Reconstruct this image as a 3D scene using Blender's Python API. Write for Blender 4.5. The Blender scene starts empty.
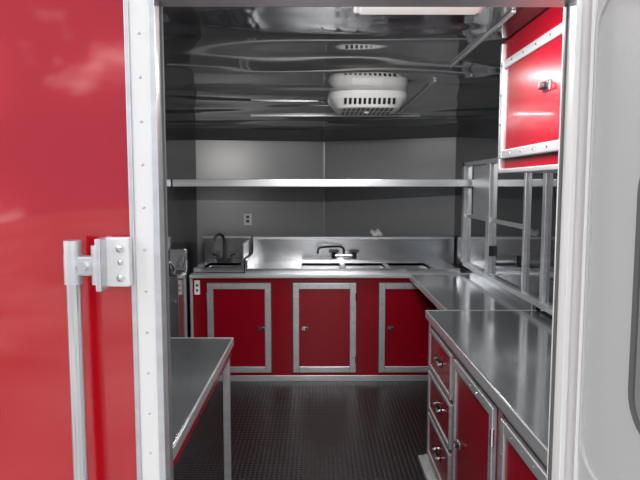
import bpy, bmesh, math, random
from mathutils import Vector, Matrix
random.seed(3)
S=0.92
scene=bpy.context.scene
scene.view_settings.view_transform='Standard'

# ---------------------------------------------------------------- materials
def mat(name,col,rough=0.5,metal=0.0,coat=0.0,bump=None,spec=0.5,emit=None,var=None,coatior=1.5):
    m=bpy.data.materials.new(name); m.use_nodes=True
    nt=m.node_tree; b=nt.nodes['Principled BSDF']
    b.inputs['Base Color'].default_value=(*col,1)
    b.inputs['Roughness'].default_value=rough
    b.inputs['Metallic'].default_value=metal
    b.inputs['Coat Weight'].default_value=coat
    b.inputs['Coat Roughness'].default_value=0.04
    b.inputs['Coat IOR'].default_value=coatior
    b.inputs['Specular IOR Level'].default_value=spec
    tc=nt.nodes.new('ShaderNodeTexCoord')
    if emit:
        b.inputs['Emission Color'].default_value=(*emit[0],1); b.inputs['Emission Strength'].default_value=emit[1]
    if bump:
        kind,sc,st,di=bump
        mp=nt.nodes.new('ShaderNodeMapping'); mp.inputs['Scale'].default_value=sc
        nt.links.new(tc.outputs['Object'],mp.inputs['Vector'])
        if kind=='noise':
            t=nt.nodes.new('ShaderNodeTexNoise'); t.inputs['Scale'].default_value=1; t.inputs['Detail'].default_value=0.5
            out=t.outputs['Fac']
        else:
            t=nt.nodes.new('ShaderNodeTexVoronoi'); t.inputs['Scale'].default_value=1; t.inputs['Randomness'].default_value=0.1
            r=nt.nodes.new('ShaderNodeValToRGB'); r.color_ramp.elements[0].position=0.25; r.color_ramp.elements[0].color=(1,1,1,1)
            r.color_ramp.elements[1].position=0.4; r.color_ramp.elements[1].color=(0,0,0,1)
            nt.links.new(t.outputs['Distance'],r.inputs['Fac']); out=r.outputs['Color']
        nt.links.new(mp.outputs['Vector'],t.inputs['Vector'])
        bn=nt.nodes.new('ShaderNodeBump'); bn.inputs['Strength'].default_value=st; bn.inputs['Distance'].default_value=di
        nt.links.new(out,bn.inputs['Height']); nt.links.new(bn.outputs['Normal'],b.inputs['Normal'])
        if coat: nt.links.new(bn.outputs['Normal'],b.inputs['Coat Normal'])
    if var:
        sc,amt=var
        mp=nt.nodes.new('ShaderNodeMapping'); mp.inputs['Scale'].default_value=sc
        nt.links.new(tc.outputs['Object'],mp.inputs['Vector'])
        n=nt.nodes.new('ShaderNodeTexNoise'); n.inputs['Scale'].default_value=1; n.inputs['Detail'].default_value=4
        nt.links.new(mp.outputs['Vector'],n.inputs['Vector'])
        r=nt.nodes.new('ShaderNodeValToRGB')
        r.color_ramp.elements[0].position=0.3; r.color_ramp.elements[1].position=0.7
        r.color_ramp.elements[0].color=(*[c*(1-amt) for c in col],1)
        r.color_ramp.elements[1].color=(*[min(1,c*(1+amt)) for c in col],1)
        nt.links.new(n.outputs['Fac'],r.inputs['Fac']); nt.links.new(r.outputs['Color'],b.inputs['Base Color'])
    return m

RED_EXT=mat('red_exterior_skin',(0.50,0.001,0.009),0.14,0.35,1.0,('noise',(2.0,2.0,1.5),0.6,0.05),0.4,None,None,1.7)
RED=mat('red_cabinet_laminate',(0.25,0.001,0.010),0.22,0,0.15,None,0.35)
ALU=mat('brushed_aluminium',(0.60,0.61,0.63),0.34,0.7,0,None,0.5,None,((4,4,30),0.08))
WHITE=mat('white_door_trim',(0.78,0.77,0.76),0.35,0.1)
STEEL=mat('stainless_steel',(0.62,0.63,0.65),0.20,0.95,0,('noise',(3,3,3),0.14,0.01),0.5,None,((2,2,2),0.06))
STEELD=mat('counter_steel',(0.54,0.56,0.58),0.13,0.88,0,('noise',(2.5,2.5,2.5),0.10,0.01))
CHROME=mat('chrome',(0.75,0.76,0.78),0.12,0.95)
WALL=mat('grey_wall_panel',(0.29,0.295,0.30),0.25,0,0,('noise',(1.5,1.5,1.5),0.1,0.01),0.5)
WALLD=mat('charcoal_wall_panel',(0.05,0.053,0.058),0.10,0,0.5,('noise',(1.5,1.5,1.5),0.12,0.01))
CEIL=mat('gloss_charcoal_ceiling',(0.030,0.032,0.035),0.06,0.0,0.6,('noise',(0.9,2.0,1),0.7,0.07),0.5,None,None,1.5)
FLOOR=mat('black_coin_rubber',(0.008,0.008,0.009),0.36,0,0,('voronoi',(36,36,36),0.4,0.004),0.35,None,((6,6,6),0.3))
DARK=mat('dark_trim',(0.03,0.03,0.033),0.4)
GLASS=mat('tinted_glass',(0.10,0.105,0.11),0.05,0.7,0.6,('noise',(1.2,1.2,1.2),0.15,0.01),0.9,None,None,1.6)
PLASTIC=mat('white_plastic',(0.85,0.85,0.84),0.4)
BLACK=mat('black_plastic',(0.012,0.012,0.013),0.35)
GASKET=mat('rubber_gasket',(0.10,0.10,0.10),0.6)
LEAF=mat('door_leaf_panel',(0.44,0.44,0.44),0.45,0,0,('noise',(90,90,90),0.15,0.002),0.4)
LEAFW=mat('door_leaf_moulding',(0.52,0.52,0.52),0.45)
LEAFGLASS=mat('door_window_glass',(0.22,0.225,0.23),0.12,0,0.4)
LENS=mat('light_lens',(0.6,0.6,0.58),0.4,0,0,None,0.5,((1,0.98,0.95),0.15))
PAPER=mat('paper_towel',(0.8,0.8,0.8),0.9)
GROUND=mat('concrete_ground',(0.42,0.41,0.39),0.9,0,0,None,0.3,None,((.6,.6,.6),0.4))

# ---------------------------------------------------------------- builder
class B:
    def __init__(s,name): s.name=name; s.bm=bmesh.new(); s.mats=[]
    def mi(s,m):
        if m not in s.mats: s.mats.append(m)
        return s.mats.index(m)
    def merge(s,b2,m,smooth=False):
        idx=s.mi(m)
        me=bpy.data.meshes.new('t'); 
        for f in b2.faces: f.material_index=idx; f.smooth=smooth
        b2.to_mesh(me); b2.free(); s.bm.from_mesh(me); bpy.data.meshes.remove(me)
    def box(s,x0,x1,y0,y1,z0,z1,m,bev=0.0,seg=2):
        b=bmesh.new(); bmesh.ops.create_cube(b,size=1)
        for v in b.verts:
            v.co=Vector(((x0+x1)/2+v.co.x*(x1-x0),(y0+y1)/2+v.co.y*(y1-y0),(z0+z1)/2+v.co.z*(z1-z0)))
        if bev>0: bmesh.ops.bevel(b,geom=b.edges[:],offset=bev,segments=seg,affect='EDGES',profile=0.5)
        s.merge(b,m)
    def poly(s,pts,m):
        b=bmesh.new(); b.faces.new([b.verts.new(p) for p in pts]); s.merge(b,m)
    def prism(s,pts,axis,d,m):
        b=bmesh.new(); d=Vector(d)
        a=[b.verts.new(p) for p in pts]; c=[b.verts.new(Vector(p)+d) for p in pts]
        b.faces.new(a); b.faces.new(c[::-1]); n=len(a)
        for i in range(n): b.faces.new([a[i],c[i],c[(i+1)%n],a[(i+1)%n]])
        bmesh.ops.recalc_face_normals(b,faces=b.faces[:]); s.merge(b,m)
    def tube(s,path,r,m,n=14,caps=True,rs=None):
        b=bmesh.new(); P=[Vector(p) for p in path]; rings=[]
        t0=(P[1]-P[0]).normalized()
        up=Vector((0,0,1)) if abs(t0.z)<0.9 else Vector((1,0,0))
        u=t0.cross(up).normalized()
        for i,p in enumerate(P):
            if i==0:t=P[1]-P[0]
            elif i==len(P)-1:t=P[-1]-P[-2]
            else:t=(P[i+1]-P[i]).normalized()+(P[i]-P[i-1]).normalized()
            t.normalize(); u=(u-t*u.dot(t)).normalized(); w=t.cross(u)
            rr=rs[i] if rs else r
            rings.append([b.verts.new(p+(u*math.cos(2*math.pi*k/n)+w*math.sin(2*math.pi*k/n))*rr) for k in range(n)])
        for i in range(len(rings)-1):
            for k in range(n):
                b.faces.new([rings[i][k],rings[i][(k+1)%n],rings[i+1][(k+1)%n],rings[i+1][k]])
        if caps: b.faces.new(rings[0][::-1]); b.faces.new(rings[-1])
        bmesh.ops.recalc_face_normals(b,faces=b.faces[:])
        s.merge(b,m,False)
    def rivet(s,p,d,m,r=0.006):
        p=Vector(p); d=Vector(d).normalized()
        s.tube([p,p+d*r*0.5,p+d*r*0.8],r,m,8,True,[r,r*0.8,r*0.35])
    def fb(s,ax,pl,u0,u1,z0,z1,o0,o1,m,bev=0):
        if ax=='Y': s.box(u0,u1,pl-o1,pl-o0,z0,z1,m,bev)
        else: s.box(pl-o1,pl-o0,u0,u1,z0,z1,m,bev)
    def ft(s,ax,pl,pts,r,m,n=10):
        P=[((u,pl-o,z) if ax=='Y' else (pl-o,u,z)) for u,o,z in pts]; s.tube(P,r,m,n)
    def build(s,parent=None):
        for v in s.bm.verts: v.co*=S
        me=bpy.data.meshes.new(s.name); s.bm.to_mesh(me); s.bm.free()
        for m in s.mats: me.materials.append(m)
        o=bpy.data.objects.new(s.name,me); scene.collection.objects.link(o)
        if parent:o.parent=parent
        return o

def framed_door(b,ax,pl,u0,u1,z0,z1,latch,hinge=0,fw=0.055):
    b.fb(ax,pl,u0+fw*0.6,u1-fw*0.6,z0+fw*0.6,z1-fw*0.6,0.001,0.012,RED,0.002)
    b.fb(ax,pl,u0,u0+fw,z0,z1,0,0.022,ALU,0.004)
    b.fb(ax,pl,u1-fw,u1,z0,z1,0,0.022,ALU,0.004)
    b.fb(ax,pl,u0+fw,u1-fw,z1-fw,z1,0,0.0215,ALU,0.004)
    b.fb(ax,pl,u0+fw,u1-fw,z0,z0+fw,0,0.0215,ALU,0.004)
    g=0.006
    b.fb(ax,pl,u0-g,u1+g,z0-g,z1+g,-0.001,0.002,DARK)
    nv=max(3,int((z1-z0)/.11)); nu=max(3,int((u1-u0)/.11))
    def rv(u,z):
        p=(u,pl-.022,z) if ax=='Y' else (pl-.022,u,z); d=(0,-1,0) if ax=='Y' else (-1,0,0)
        b.rivet(p,d,CHROME,.0045)
    for i in range(nv+1):
        z=z0+fw/2+(z1-z0-fw)*i/nv; rv(u0+fw/2,z); rv(u1-fw/2,z)
    for i in range(1,nu):
        u=u0+fw/2+(u1-u0-fw)*i/nu; rv(u,z0+fw/2); rv(u,z1-fw/2)
    if latch:
        lu,lz=latch
        b.fb(ax,pl,lu-0.03,lu+0.03,lz-0.018,lz+0.018,0.01,0.020,CHROME,0.005)
        b.fb(ax,pl,lu-0.020,lu+0.024,lz-0.010,lz+0.012,0.018,0.036,BLACK,0.005)
        b.ft(ax,pl,[(lu-0.005,0.02,lz),(lu-0.005,0.042,lz)],0.009,CHROME)
    if hinge:
        hu=u0 if hinge<0 else u1
        for hz in (z0+0.15*(z1-z0),z1-0.15*(z1-z0)):
            b.ft(ax,pl,[(hu,0.02,hz-0.035),(hu,0.02,hz+0.035)],0.009,CHROME)

def drawer(b,ax,pl,u0,u1,z0,z1):
    b.fb(ax,pl,u0+0.02,u1-0.02,z0+0.02,z1-0.02,0,0.014,RED,0.002)
    fw=0.024
    for a in ((u0,u0+fw,z0,z1),(u1-fw,u1,z0,z1),(u0+fw,u1-fw,z1-fw,z1),(u0+fw,u1-fw,z0,z0+fw)):
        b.fb(ax,pl,*a,0,0.02,ALU,0.003)
    uc=(u0+u1)/2; zc=(z0+z1)/2
    b.ft(ax,pl,[(uc-0.06,0.012,zc),(uc-0.06,0.036,zc),(uc+0.06,0.036,zc),(uc+0.06,0.012,zc)],0.007,CHROME)
    b.fb(ax,pl,uc-0.08,uc+0.08,zc-0.02,zc+0.02,0.012,0.018,BLACK,0.002)

XL,XR=-1.30,1.40; YD0,YD1=1.36,1.405; ZC=2.36
YLc,YRc=6.5,6.1; APX,APY=0.08,6.75
OX0,OX1,OZ=-0.354,0.566,2.190

# ---------------------------------------------------------------- shell
b=B('floor'); b.prism([(XL-.05,YD0,-.08),(XR+.05,YD0,-.08),(XR+.05,YRc+.05,-.08),(APX,APY+.05,-.08),(XL-.05,YLc+.05,-.08)],0,(0,0,.08),FLOOR); b.build()
b=B('ceiling'); b.prism([(XL-.05,YD0+.01,ZC),(XR+.05,YD0+.01,ZC),(XR+.05,YRc+.05,ZC),(APX,APY+.05,ZC),(XL-.05,YLc+.05,ZC)],0,(0,0,.08),CEIL); b.build()
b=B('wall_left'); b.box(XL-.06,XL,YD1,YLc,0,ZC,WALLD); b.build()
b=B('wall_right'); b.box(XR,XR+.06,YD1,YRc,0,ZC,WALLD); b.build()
b=B('wall_nose')
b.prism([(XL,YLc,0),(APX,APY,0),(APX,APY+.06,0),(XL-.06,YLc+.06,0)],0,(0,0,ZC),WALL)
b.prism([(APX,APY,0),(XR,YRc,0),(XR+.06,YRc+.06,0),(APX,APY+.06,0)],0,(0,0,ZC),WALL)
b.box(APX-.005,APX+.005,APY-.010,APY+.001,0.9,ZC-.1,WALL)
b.build()
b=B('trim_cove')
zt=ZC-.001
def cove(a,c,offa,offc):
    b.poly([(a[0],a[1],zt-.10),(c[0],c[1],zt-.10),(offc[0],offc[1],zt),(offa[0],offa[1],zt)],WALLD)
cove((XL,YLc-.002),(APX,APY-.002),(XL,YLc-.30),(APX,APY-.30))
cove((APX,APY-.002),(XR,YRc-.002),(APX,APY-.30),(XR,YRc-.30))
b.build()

b=B('wall_rear')
def wseg(x0,x1,z0,z1):
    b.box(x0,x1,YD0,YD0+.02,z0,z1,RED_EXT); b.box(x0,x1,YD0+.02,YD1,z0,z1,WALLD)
wseg(XL-.08,OX0,-.25,ZC+.12); wseg(OX1,XR+.08,-.25,ZC+.12); wseg(OX0,OX1,OZ,ZC+.12); wseg(OX0,OX1,-.25,-.08)
b.build()

# door frame
b=B('door_frame')
fy=YD0-.014
b.box(OX0-.056,OX0+.0,fy,YD0,-.05,OZ+.07,WHITE,0.003)
b.box(OX1,OX1+.045,fy,YD0,-.05,OZ+.07,WHITE,0.003)
b.box(OX0,OX1,fy,YD0,OZ,OZ+.07,WHITE,0.003)
b.box(OX0-.012,OX0+.003,fy-.008,YD1+.006,-.05,OZ,ALU,0.002)
b.box(OX1-.003,OX1+.010,fy-.008,YD1+.006,-.05,OZ,WHITE,0.002)
b.box(OX0,OX1,fy-.008,YD1+.006,OZ-.006,OZ+.01,ALU,0.002)
b.box(OX0+.003,OX0+.008,YD0+.02,YD0+.03,-.05,OZ,GASKET)
b.box(OX1-.008,OX1-.003,YD0+.02,YD0+.03,-.05,OZ,GASKET)
b.box(OX0-.066,OX0-.055,fy-.004,YD0,-.05,OZ+.08,ALU,0.002)
for i in range(24):
    z=0.02+i*0.095
    b.rivet((OX0-.034,fy,z),(0,-1,0),ALU,0.0036)
b.box(OX0,OX1,YD0-.02,YD1,-.005,.012,ALU,0.002)
b.build()

# open door leaf
hinge=Vector((OX1+.030,YD0-.034,0)); dirv=Vector((.19,-1,0)).normalized(); nrm=Vector((-dirv.y,dirv.x,0))
if nrm.x<0:nrm=-nrm
b=B('entry_door')
def lp(t,o,z): return hinge+dirv*t+nrm*o+Vector((0,0,z))
def lbox(t0,t1,o0,o1,z0,z1,m): b.prism([lp(t0,o0,z0),lp(t1,o0,z0),lp(t1,o1,z0),lp(t0,o1,z0)],0,(0,0,z1-z0),m)
LW=.88
lbox(0,LW,0.002,0.04,0.02,OZ+.01,LEAF); lbox(0,LW,0.04,0.045,0.02,OZ+.01,RED_EXT)
lbox(-.004,.008,-.002,.048,0.01,OZ+.02,WHITE); lbox(LW-.014,LW+.006,-.004,.048,0.01,OZ+.02,ALU)
def rrect(t0,t1,z0,z1,r,n=8):
    pts=[]
    for (ct,cz,a0) in ((t1-r,z1-r,0),(t0+r,z1-r,90),(t0+r,z0+r,180),(t1-r,z0+r,270)):
        for k in range(n+1):
            a=math.radians(a0+90*k/n); pts.append((ct+r*math.cos(a),cz+r*math.sin(a)))
    return pts
def rframe(t0,t1,z0,z1,r,w,o,m,inner=None):
    A=rrect(t0,t1,z0,z1,r); C=rrect(t0+w,t1-w,z0+w,z1-w,max(.01,r-w))
    n=len(A); bb=bmesh.new()
    ra=[bb.verts.new(lp(t,0.002,z)) for t,z in A]; rb=[bb.verts.new(lp(t+ (w*.25 if t<(t0+t1)/2 else -w*.25),-o,z+(w*.25 if z<(z0+z1)/2 else -w*.25))) for t,z in A]
    rc=[bb.verts.new(lp(t,-o,z)) for t,z in C]; rd=[bb.verts.new(lp(t,0.002,z)) for t,z in C]
    for x,y in ((ra,rb),(rb,rc),(rc,rd)):
        for i in range(n): bb.faces.new([x[i],x[(i+1)%n],y[(i+1)%n],y[i]])
    bmesh.ops.recalc_face_normals(bb,faces=bb.faces[:]); b.merge(bb,m)
    if inner:
        bb=bmesh.new(); bb.faces.new([bb.verts.new(lp(t,-.0012,z)) for t,z in C]); b.merge(bb,inner)
rframe(.012,LW-.05,1.13,2.185,.08,.008,.004,LEAFW)
rframe(.16,LW-.16,1.27,1.87,.10,.018,.006,GASKET,LEAFGLASS)
b.tube([lp(LW-.08,0,1.0),lp(LW-.08,-.05,1.0),lp(LW-.2,-.05,1.0)],.01,CHROME)
for hz in (.3,1.1,1.95): b.tube([lp(-.006,.03,hz-.05),lp(-.006,.03,hz+.05)],.006,WHITE)
b.build()

# ---------------------------------------------------------------- grab handle
b=B('grab_handle')
gx=-.532; gy=fy-.045
b.tube([(gx,gy,0.55),(gx,gy,1.60),(gx,gy,1.632)],.0165,CHROME,28)
b.tube([(gx,gy,1.632),(gx,gy,1.660)],.0185,ALU,24)
b.tube([(gx,gy,1.565),(gx,gy,1.632)],.0195,ALU,24)
b.box(gx,gx+.05,gy-.014,gy+.016,1.583,1.627,ALU,0.006)
b.box(gx+.055,gx+.068,gy-.022,YD0-.001,1.55,1.665,ALU,0.003)
b.box(gx+.064,gx+.118,fy-.03,fy-.006,1.555,1.665,WHITE,0.004)
b.tube([(gx+.055,gy-.01,1.565),(gx+.055,gy-.01,1.65)],.011,ALU,12)
for z in (1.575,1.64): b.rivet((gx+.098,fy-.03,z),(0,-1,0),CHROME,0.010)
b.rivet((gx+.098,fy-.03,1.61),(0,-1,0),CHROME,0.007)
b.tube([(gx+.028,gy-.014,1.605),(gx+.028,gy-.024,1.605)],.011,CHROME,6)
b.box(gx-.03,gx+.03,gy+.01,YD0,.58,.64,ALU,.004)
b.build()

# ---------------------------------------------------------------- back base cabinet
b=B('base_cabinet')
YB=5.33
b.box(-1.13,1.375,YB,6.05,0.05,0.95,RED)
b.box(-1.13,1.375,YB+.0,YB+.03,0.0,.05,ALU)
b.box(-1.13,1.375,YB-.012,YB+.0,0.0,.055,ALU,.003)
b.box(-1.14,-1.115,YB-.012,YB+.02,0,.95,ALU,.003)
framed_door(b,'Y',YB,-.985,-.414,.085,.905,(-.50,.49),-1)
framed_door(b,'Y',YB,-.216,.351,.085,.905,(-.11,.49),1)
framed_door(b,'Y',YB,.558,1.125,.085,.905,(.66,.49),1)
b.fb('Y',YB,-1.10,-1.05,.80,.93,0,.012,PLASTIC,.004)
b.fb('Y',YB,-1.085,-1.065,.875,.895,.012,.014,BLACK); b.fb('Y',YB,-1.085,-1.065,.83,.85,.012,.014,BLACK)
b.build()

def sinkdeck(b,x0,x1,y0,y1,z,bowls,m,depth=.28):
    by0,by1=bowls[0][2],bowls[0][3]
    b.box(x0,x1,y0,by0,z-.03,z,m,.004); b.box(x0,x1,by1,y1,z-.03,z,m,.003)
    cur=x0
    for (a,c,_,_) in bowls:
        b.box(cur,a,by0,by1,z-.03,z,m); cur=c
        b.poly([(a,by0,z),(c,by0,z),(c,by0,z-depth),(a,by0,z-depth)],m)
        b.poly([(a,by1,z),(c,by1,z),(c,by1,z-depth),(a,by1,z-depth)],m)
        b.poly([(a,by0,z),(a,by1,z),(a,by1,z-depth),(a,by0,z-depth)],m)
        b.poly([(c,by0,z),(c,by1,z),(c,by1,z-depth),(c,by0,z-depth)],m)
        b.poly([(a,by0,z-depth),(c,by0,z-depth),(c,by1,z-depth),(a,by1,z-depth)],m)
        b.tube([((a+c)/2,(by0+by1)/2,z-depth),((a+c)/2,(by0+by1)/2,z-depth+.004)],.045,CHROME,16)
    b.box(cur,x1,by0,by1,z-.03,z,m)
b=B('countertop')
b.box(-1.14,1.39,5.292,5.392,.951,.985,ALU,.006)
b.build()
b=B('three_compartment_sink')
zs=1.01
b.box(-.645,1.30,5.395,5.41,.98,zs+.015,STEEL,.004)
sinkdeck(b,-.645,1.30,5.41,6.02,zs,[(-.15,.22,5.47,5.90),(.27,.64,5.47,5.90),(.69,1.06,5.47,5.90)],STEEL,.055)
b.box(-.645,1.385,6.02,6.045,.98,1.245,STEEL,.004)
b.box(-.645,1.385,6.015,6.10,1.235,1.262,ALU,.004)
b.box(-.655,-.63,5.40,6.04,.98,1.10,STEEL,.003)
fz=1.08; fx=.27
for dx in (-.1,.1):
    b.tube([(fx+dx,6.02,fz),(fx+dx,5.95,fz)],.022,CHROME,14,True,[.03,.02])
    b.tube([(fx+dx,5.95,fz-.03),(fx+dx,5.95,fz+.035)],.024,BLACK)
    b.tube([(fx+dx-.05,5.95,fz+.04),(fx+dx+.05,5.95,fz+.04)],.011,BLACK)
b.tube([(fx-.1,5.95,fz),(fx+.1,5.95,fz)],.018,CHROME)
b.tube([(fx,5.95,fz),(fx,5.95,fz+.06),(fx-.03,5.92,fz+.09),(fx-.12,5.85,fz+.10),(fx-.24,5.76,fz+.10),(fx-.26,5.75,fz+.08),(fx-.265,5.745,fz+.04)],.011,BLACK)
b.build()
b=B('hand_sink')
b.box(-1.13,-.665,5.42,5.435,.985,1.03,STEEL,.004)
sinkdeck(b,-1.13,-.665,5.435,5.98,1.02,[(-1.05,-.74,5.5,5.86)],STEEL,.035)
b.box(-1.13,-.665,5.98,6.0,.99,1.255,STEEL,.004)
b.box(-.69,-.668,5.43,5.99,.99,1.24,STEEL,.004)
b.box(-1.14,-.66,5.975,6.03,1.25,1.27,ALU,.003)
hx=-.92
b.tube([(hx-.07,5.92,1.03),(hx+.07,5.92,1.03)],.018,BLACK)
b.tube([(hx,5.92,1.02),(hx,5.92,1.24),(hx-.01,5.90,1.28),(hx-.03,5.86,1.30),(hx-.06,5.80,1.29),(hx-.07,5.78,1.25)],.012,BLACK)
for dx in (-.07,.07): b.tube([(hx+dx,5.92,1.03),(hx+dx,5.92,1.09),(hx+dx*1.5,5.88,1.10)],.011,BLACK)
b.build()

b=B('deep_fryer')
b.box(XL+.005,-1.155,4.95,5.28,.08,1.02,STEELD,.006)
b.box(XL+.005,-1.15,5.23,5.28,1.02,1.22,STEEL,.005)
b.box(XL+.01,-1.152,4.94,4.952,.3,.86,STEEL,.004)
b.box(XL+.03,-1.175,4.925,4.945,.8,.82,CHROME,.004)
b.box(XL+.02,-1.17,4.98,5.21,1.005,1.03,BLACK,.003)
b.tube([(-1.22,5.1,1.03),(-1.22,5.1,1.07),(-1.22,4.95,1.14),(-1.22,4.82,1.15)],.01,CHROME)
for x in (XL+.03,-1.18):
    for y in (4.98,5.25): b.tube([(x,y,0),(x,y,.09)],.018,BLACK)
b.build()

b=B('paper_towel')
bb=bmesh.new(); bmesh.ops.create_icosphere(bb,subdivisions=3,radius=1)
for v in bb.verts:
    n=v.co.copy(); k=1+.28*math.sin(5*n.x+3*n.z)*math.cos(6*n.y+2*n.x)
    v.co=Vector((.60+n.x*.06*k,6.05+n.y*.035*k,max(1.2635,1.292+n.z*.036*k+.018*math.sin(6*n.x))))
b.merge(bb,PAPER,True); b.build()

b=B('wall_shelf')
b.box(XL+.005,XR-.005,5.40,5.42,1.765,1.83,ALU,.004)
b.prism([(XL+.005,5.42,1.81),(XR-.005,5.42,1.81),(XR-.005,YRc-.02,1.81),(APX,APY-.02,1.81),(XL+.005,YLc-.02,1.81)],0,(0,0,.018),ALU)
for x in (-.8,.08,.95):
    b.prism([(x,5.43,1.81),(x+.012,5.43,1.81),(x+.012,6.1,1.81),(x,6.1,1.81)],0,(0,0,-.03),ALU)
b.build()

b=B('wall_outlet')
px=-.76; py=YLc+(APY-YLc)*(px-XL)/(APX-XL)
b.box(px-.045,px+.045,py-.02,py+.01,1.34,1.47,PLASTIC,.005)
for z in (1.37,1.415): b.box(px-.018,px+.018,py-.023,py-.019,z,z+.03,GASKET,.001)
b.build()

# ---------------------------------------------------------------- right side counter/cabinets
XF=.715
b=B('base_cabinet')
b.box(XF,1.39,1.43,3.70,0.06,.95,RED)
b.box(XF-.012,XF+.02,3.675,3.712,0,.95,ALU,.003)
b.box(XF-.03,1.39,1.43,3.712,0,.06,ALU,.004)
b.box(XF-.06,XF-.02,1.43,3.75,0,.035,ALU,.004)
b.box(XF-.01,XF,1.43,3.67,.915,.95,ALU,.002)
for z0,z1 in ((.10,.36),(.385,.63),(.655,.90)): drawer(b,'X',XF,3.05,3.65,z0,z1)
framed_door(b,'X',XF,2.30,2.98,.10,.90,(2.86,.5),-1,.045)
framed_door(b,'X',XF,1.50,2.20,.10,.90,(1.95,.7),-1,.045)
b.build()
b=B('countertop')
b.box(XF-.025,1.39,1.43,3.73,.951,.99,STEELD,.006)
b.box(XF-.03,XF-.022,1.43,3.735,.945,.992,ALU,.002)
b.box(XF-.03,1.39,3.728,3.738,.945,.992,ALU,.002)
b.build()
b=B('countertop')
b.box(.83,1.39,3.742,5.285,.951,.984,STEELD,.004)
b.box(.822,.832,3.742,5.285,.942,.987,ALU,.002)
b.box(1.36,1.39,3.742,5.285,.984,1.03,STEEL,.003)
b.tube([(1.3,3.85,0),(1.3,3.85,.951)],.02,ALU); b.tube([(1.3,5.2,0),(1.3,5.2,.951)],.02,ALU)
b.build()

XU=.76
b=B('wall_cabinet')
b.box(XU,1.39,1.43,2.50,1.84,ZC-.005,RED)
b.box(XU-.010,XU+.015,1.43,2.508,1.828,1.845,ALU,.003)
b.box(XU-.010,XU+.015,2.488,2.508,1.845,ZC-.01,ALU,.003)
b.box(XU+.02,1.39,1.43,2.505,1.83,1.84,ALU)
framed_door(b,'X',XU,1.80,2.46,1.885,2.27,(1.98,2.10),0,.034)
b.build()

# serving window: deep aluminium casing with sliding framed panes
b=B('window_1')
x=XR
def wb(y0,y1,z0,z1,o,m): b.box(x-o,x-.001,y0,y1,z0,z1,m,.003 if m is ALU else 0)
wb(3.2,5.62,1.035,1.985,.008,GLASS)
wb(3.18,5.62,1.03,1.065,.045,ALU); wb(3.18,5.62,1.95,1.985,.045,ALU)
for y,wd,o in ((3.18,.05,.045),(3.60,.05,.03),(3.95,.035,.03),(4.74,.09,.04),(5.54,.08,.045)): wb(y,y+wd,1.03,1.985,o,ALU)
wb(3.98,5.6,1.485,1.515,.024,ALU)
wb(4.88,5.30,1.515,1.945,.022,ALU)
for y in (4.05,4.70): wb(y,y+.02,1.22,1.30,.04,BLACK)
b.build()

b=B('work_table')
TX=-.50; TY=3.49; TZ=.877
b.box(XL+.005,TX,1.43,TY,TZ-.03,TZ,STEELD,.006)
b.box(TX-.004,TX+.006,1.43,TY+.004,TZ-.045,TZ+.002,ALU,.003)
b.box(XL+.005,TX,TY-.002,TY+.008,TZ-.045,TZ+.002,ALU,.003)
b.box(TX-.03,TX-.008,1.45,TY-.01,TZ-.10,TZ-.031,RED)
for (xx,yy) in ((TX-.035,TY-.035),(TX-.035,1.48),(XL+.04,TY-.035),(XL+.04,1.48)):
    b.box(xx-.02,xx+.02,yy-.02,yy+.02,0,TZ-.03,ALU,.004)
b.build()

# ---------------------------------------------------------------- ceiling fittings
b=B('ceiling_air_conditioner')
cx,cy=.325,4.0; W,D=.255,.27
def ring(sc,z,n=48,p=3.2):
    out=[]
    for k in range(n):
        a=2*math.pi*k/n; c,s_=math.cos(a),math.sin(a)
        out.append(Vector((cx+W*sc*math.copysign(abs(c)**(2/p),c),cy+D*sc*math.copysign(abs(s_)**(2/p),s_),z)))
    return out
bb=bmesh.new(); R=[[bb.verts.new(p) for p in ring(s_,z)] for s_,z in ((1.0,ZC-.001),(1.0,ZC-.02),(.97,ZC-.04),(.80,ZC-.095),(.76,ZC-.10))]
for i in range(len(R)-1):
    for k in range(48): bb.faces.new([R[i][k],R[i][(k+1)%48],R[i+1][(k+1)%48],R[i+1][k]])
bb.faces.new(R[-1]); bmesh.ops.recalc_face_normals(bb,faces=bb.faces[:]); b.merge(bb,PLASTIC)
for i in range(11):
    xx=cx-.15+i*.03
    for (ya,yb) in ((-.18,-.03),(.03,.18)):
        b.box(xx-.009,xx+.009,cy+ya,cy+yb,ZC-.102,ZC-.0995,BLACK)
    b.prism([(xx-.008,cy-D*.945,ZC-.048),(xx+.008,cy-D*.945,ZC-.048),(xx+.008,cy-D*.85,ZC-.079),(xx-.008,cy-D*.85,ZC-.079)],0,(0,-.003,-.003),BLACK)
b.tube([(cx-.0,cy,ZC-.10),(cx,cy,ZC-.112)],.018,PLASTIC)
b.build()
b=B('ceiling_conduit')
b.box(.647,.662,2.05,2.98,ZC-.010,ZC-.0005,ALU,.002)
b.box(.647,.662,3.39,4.86,ZC-.010,ZC-.0005,ALU,.002)
b.box(-.55,.86,5.05,5.07,ZC-.014,ZC-.0005,ALU,.003)
b.build()
b=B('ceiling_light')
b.box(.12,.54,1.90,2.03,ZC-.020,ZC-.001,PLASTIC,.006); b.box(.14,.52,1.91,2.02,ZC-.026,ZC-.019,LENS,.003)
b.build()
b=B('added_fill_bar')  # unseen bar inside the header, added as a body for the inward fill
b.box(-.30,.50,YD1+.001,YD1+.035,2.265,2.305,ALU,.004); b.box(-.28,.48,YD1+.034,YD1+.040,2.272,2.298,LENS,.002)
b.build()

b=B('ground'); b.box(-30,30,-40,12,-.62,-.55,GROUND); b.build()

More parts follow.
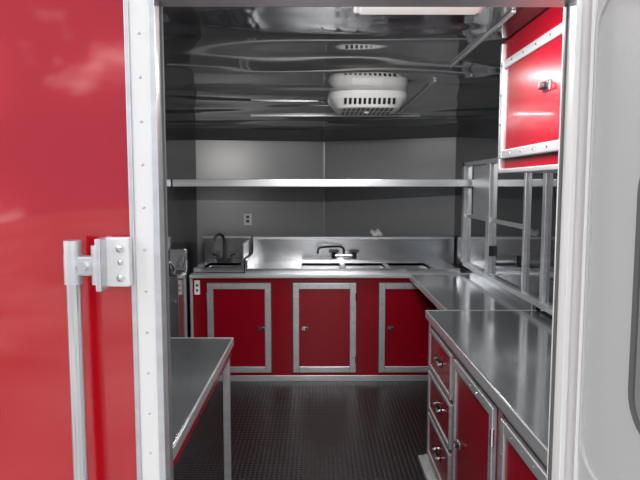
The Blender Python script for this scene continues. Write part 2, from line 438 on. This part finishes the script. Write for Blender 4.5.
def area(name,loc,rot,sx,sy,e,col=(1,1,1)):
    l=bpy.data.lights.new(name,'AREA'); l.shape='RECTANGLE'; l.size=sx*S; l.size_y=sy*S; l.energy=e; l.color=col
    o=bpy.data.objects.new(name,l); o.location=Vector(loc)*S; o.rotation_euler=rot; scene.collection.objects.link(o); return o
area('ceiling_lamp_and_fill',(.33,1.965,ZC-.030),(0,0,0),.36,.09,13,(1,.98,.96))
area('ceiling_lamp_and_fill',(.1,3.2,ZC-.01),(0,0,0),.5,.08,10,(1,.98,.96))  # added fill under the ceiling, no fixture here
area('ceiling_lamp_and_fill',(.1,4.9,ZC-.01),(0,0,0),1.0,.06,14,(1,.98,.96))  # second added fill without a lamp body, brightens the far end
area('door_fill_light',(.1,YD1+.045,2.285),(math.radians(80),0,0),.74,.024,26,(1,.99,.97))  # added fill aimed inward to brighten back wall, air conditioner and shelf front

w=bpy.data.worlds.new('sky'); scene.world=w; w.use_nodes=True; nt=w.node_tree
bg=nt.nodes['Background']
tc=nt.nodes.new('ShaderNodeTexCoord'); mp=nt.nodes.new('ShaderNodeMapping'); mp.inputs['Scale'].default_value=(2.2,2.2,4.0)
mp.inputs['Location'].default_value=(.3,.2,.1)
no=nt.nodes.new('ShaderNodeTexNoise'); no.inputs['Scale'].default_value=1.3; no.inputs['Detail'].default_value=5
ra=nt.nodes.new('ShaderNodeValToRGB'); ra.color_ramp.elements[0].position=.49; ra.color_ramp.elements[0].color=(.42,.50,.66,1)
ra.color_ramp.elements[1].position=.60; ra.color_ramp.elements[1].color=(4.2,4.1,4.0,1)
nt.links.new(tc.outputs['Generated'],mp.inputs['Vector']); nt.links.new(mp.outputs['Vector'],no.inputs['Vector'])
nt.links.new(no.outputs['Fac'],ra.inputs['Fac']); nt.links.new(ra.outputs['Color'],bg.inputs['Color']); bg.inputs['Strength'].default_value=.95

cam=bpy.data.cameras.new('camera'); co=bpy.data.objects.new('camera',cam); scene.collection.objects.link(co)
cam.sensor_width=36; cam.lens=36*600/640; cam.clip_start=.02
co.location=(0,0,1.78*S)
co.rotation_euler=(math.radians(90-5.24),0,-0.005)
scene.camera=co
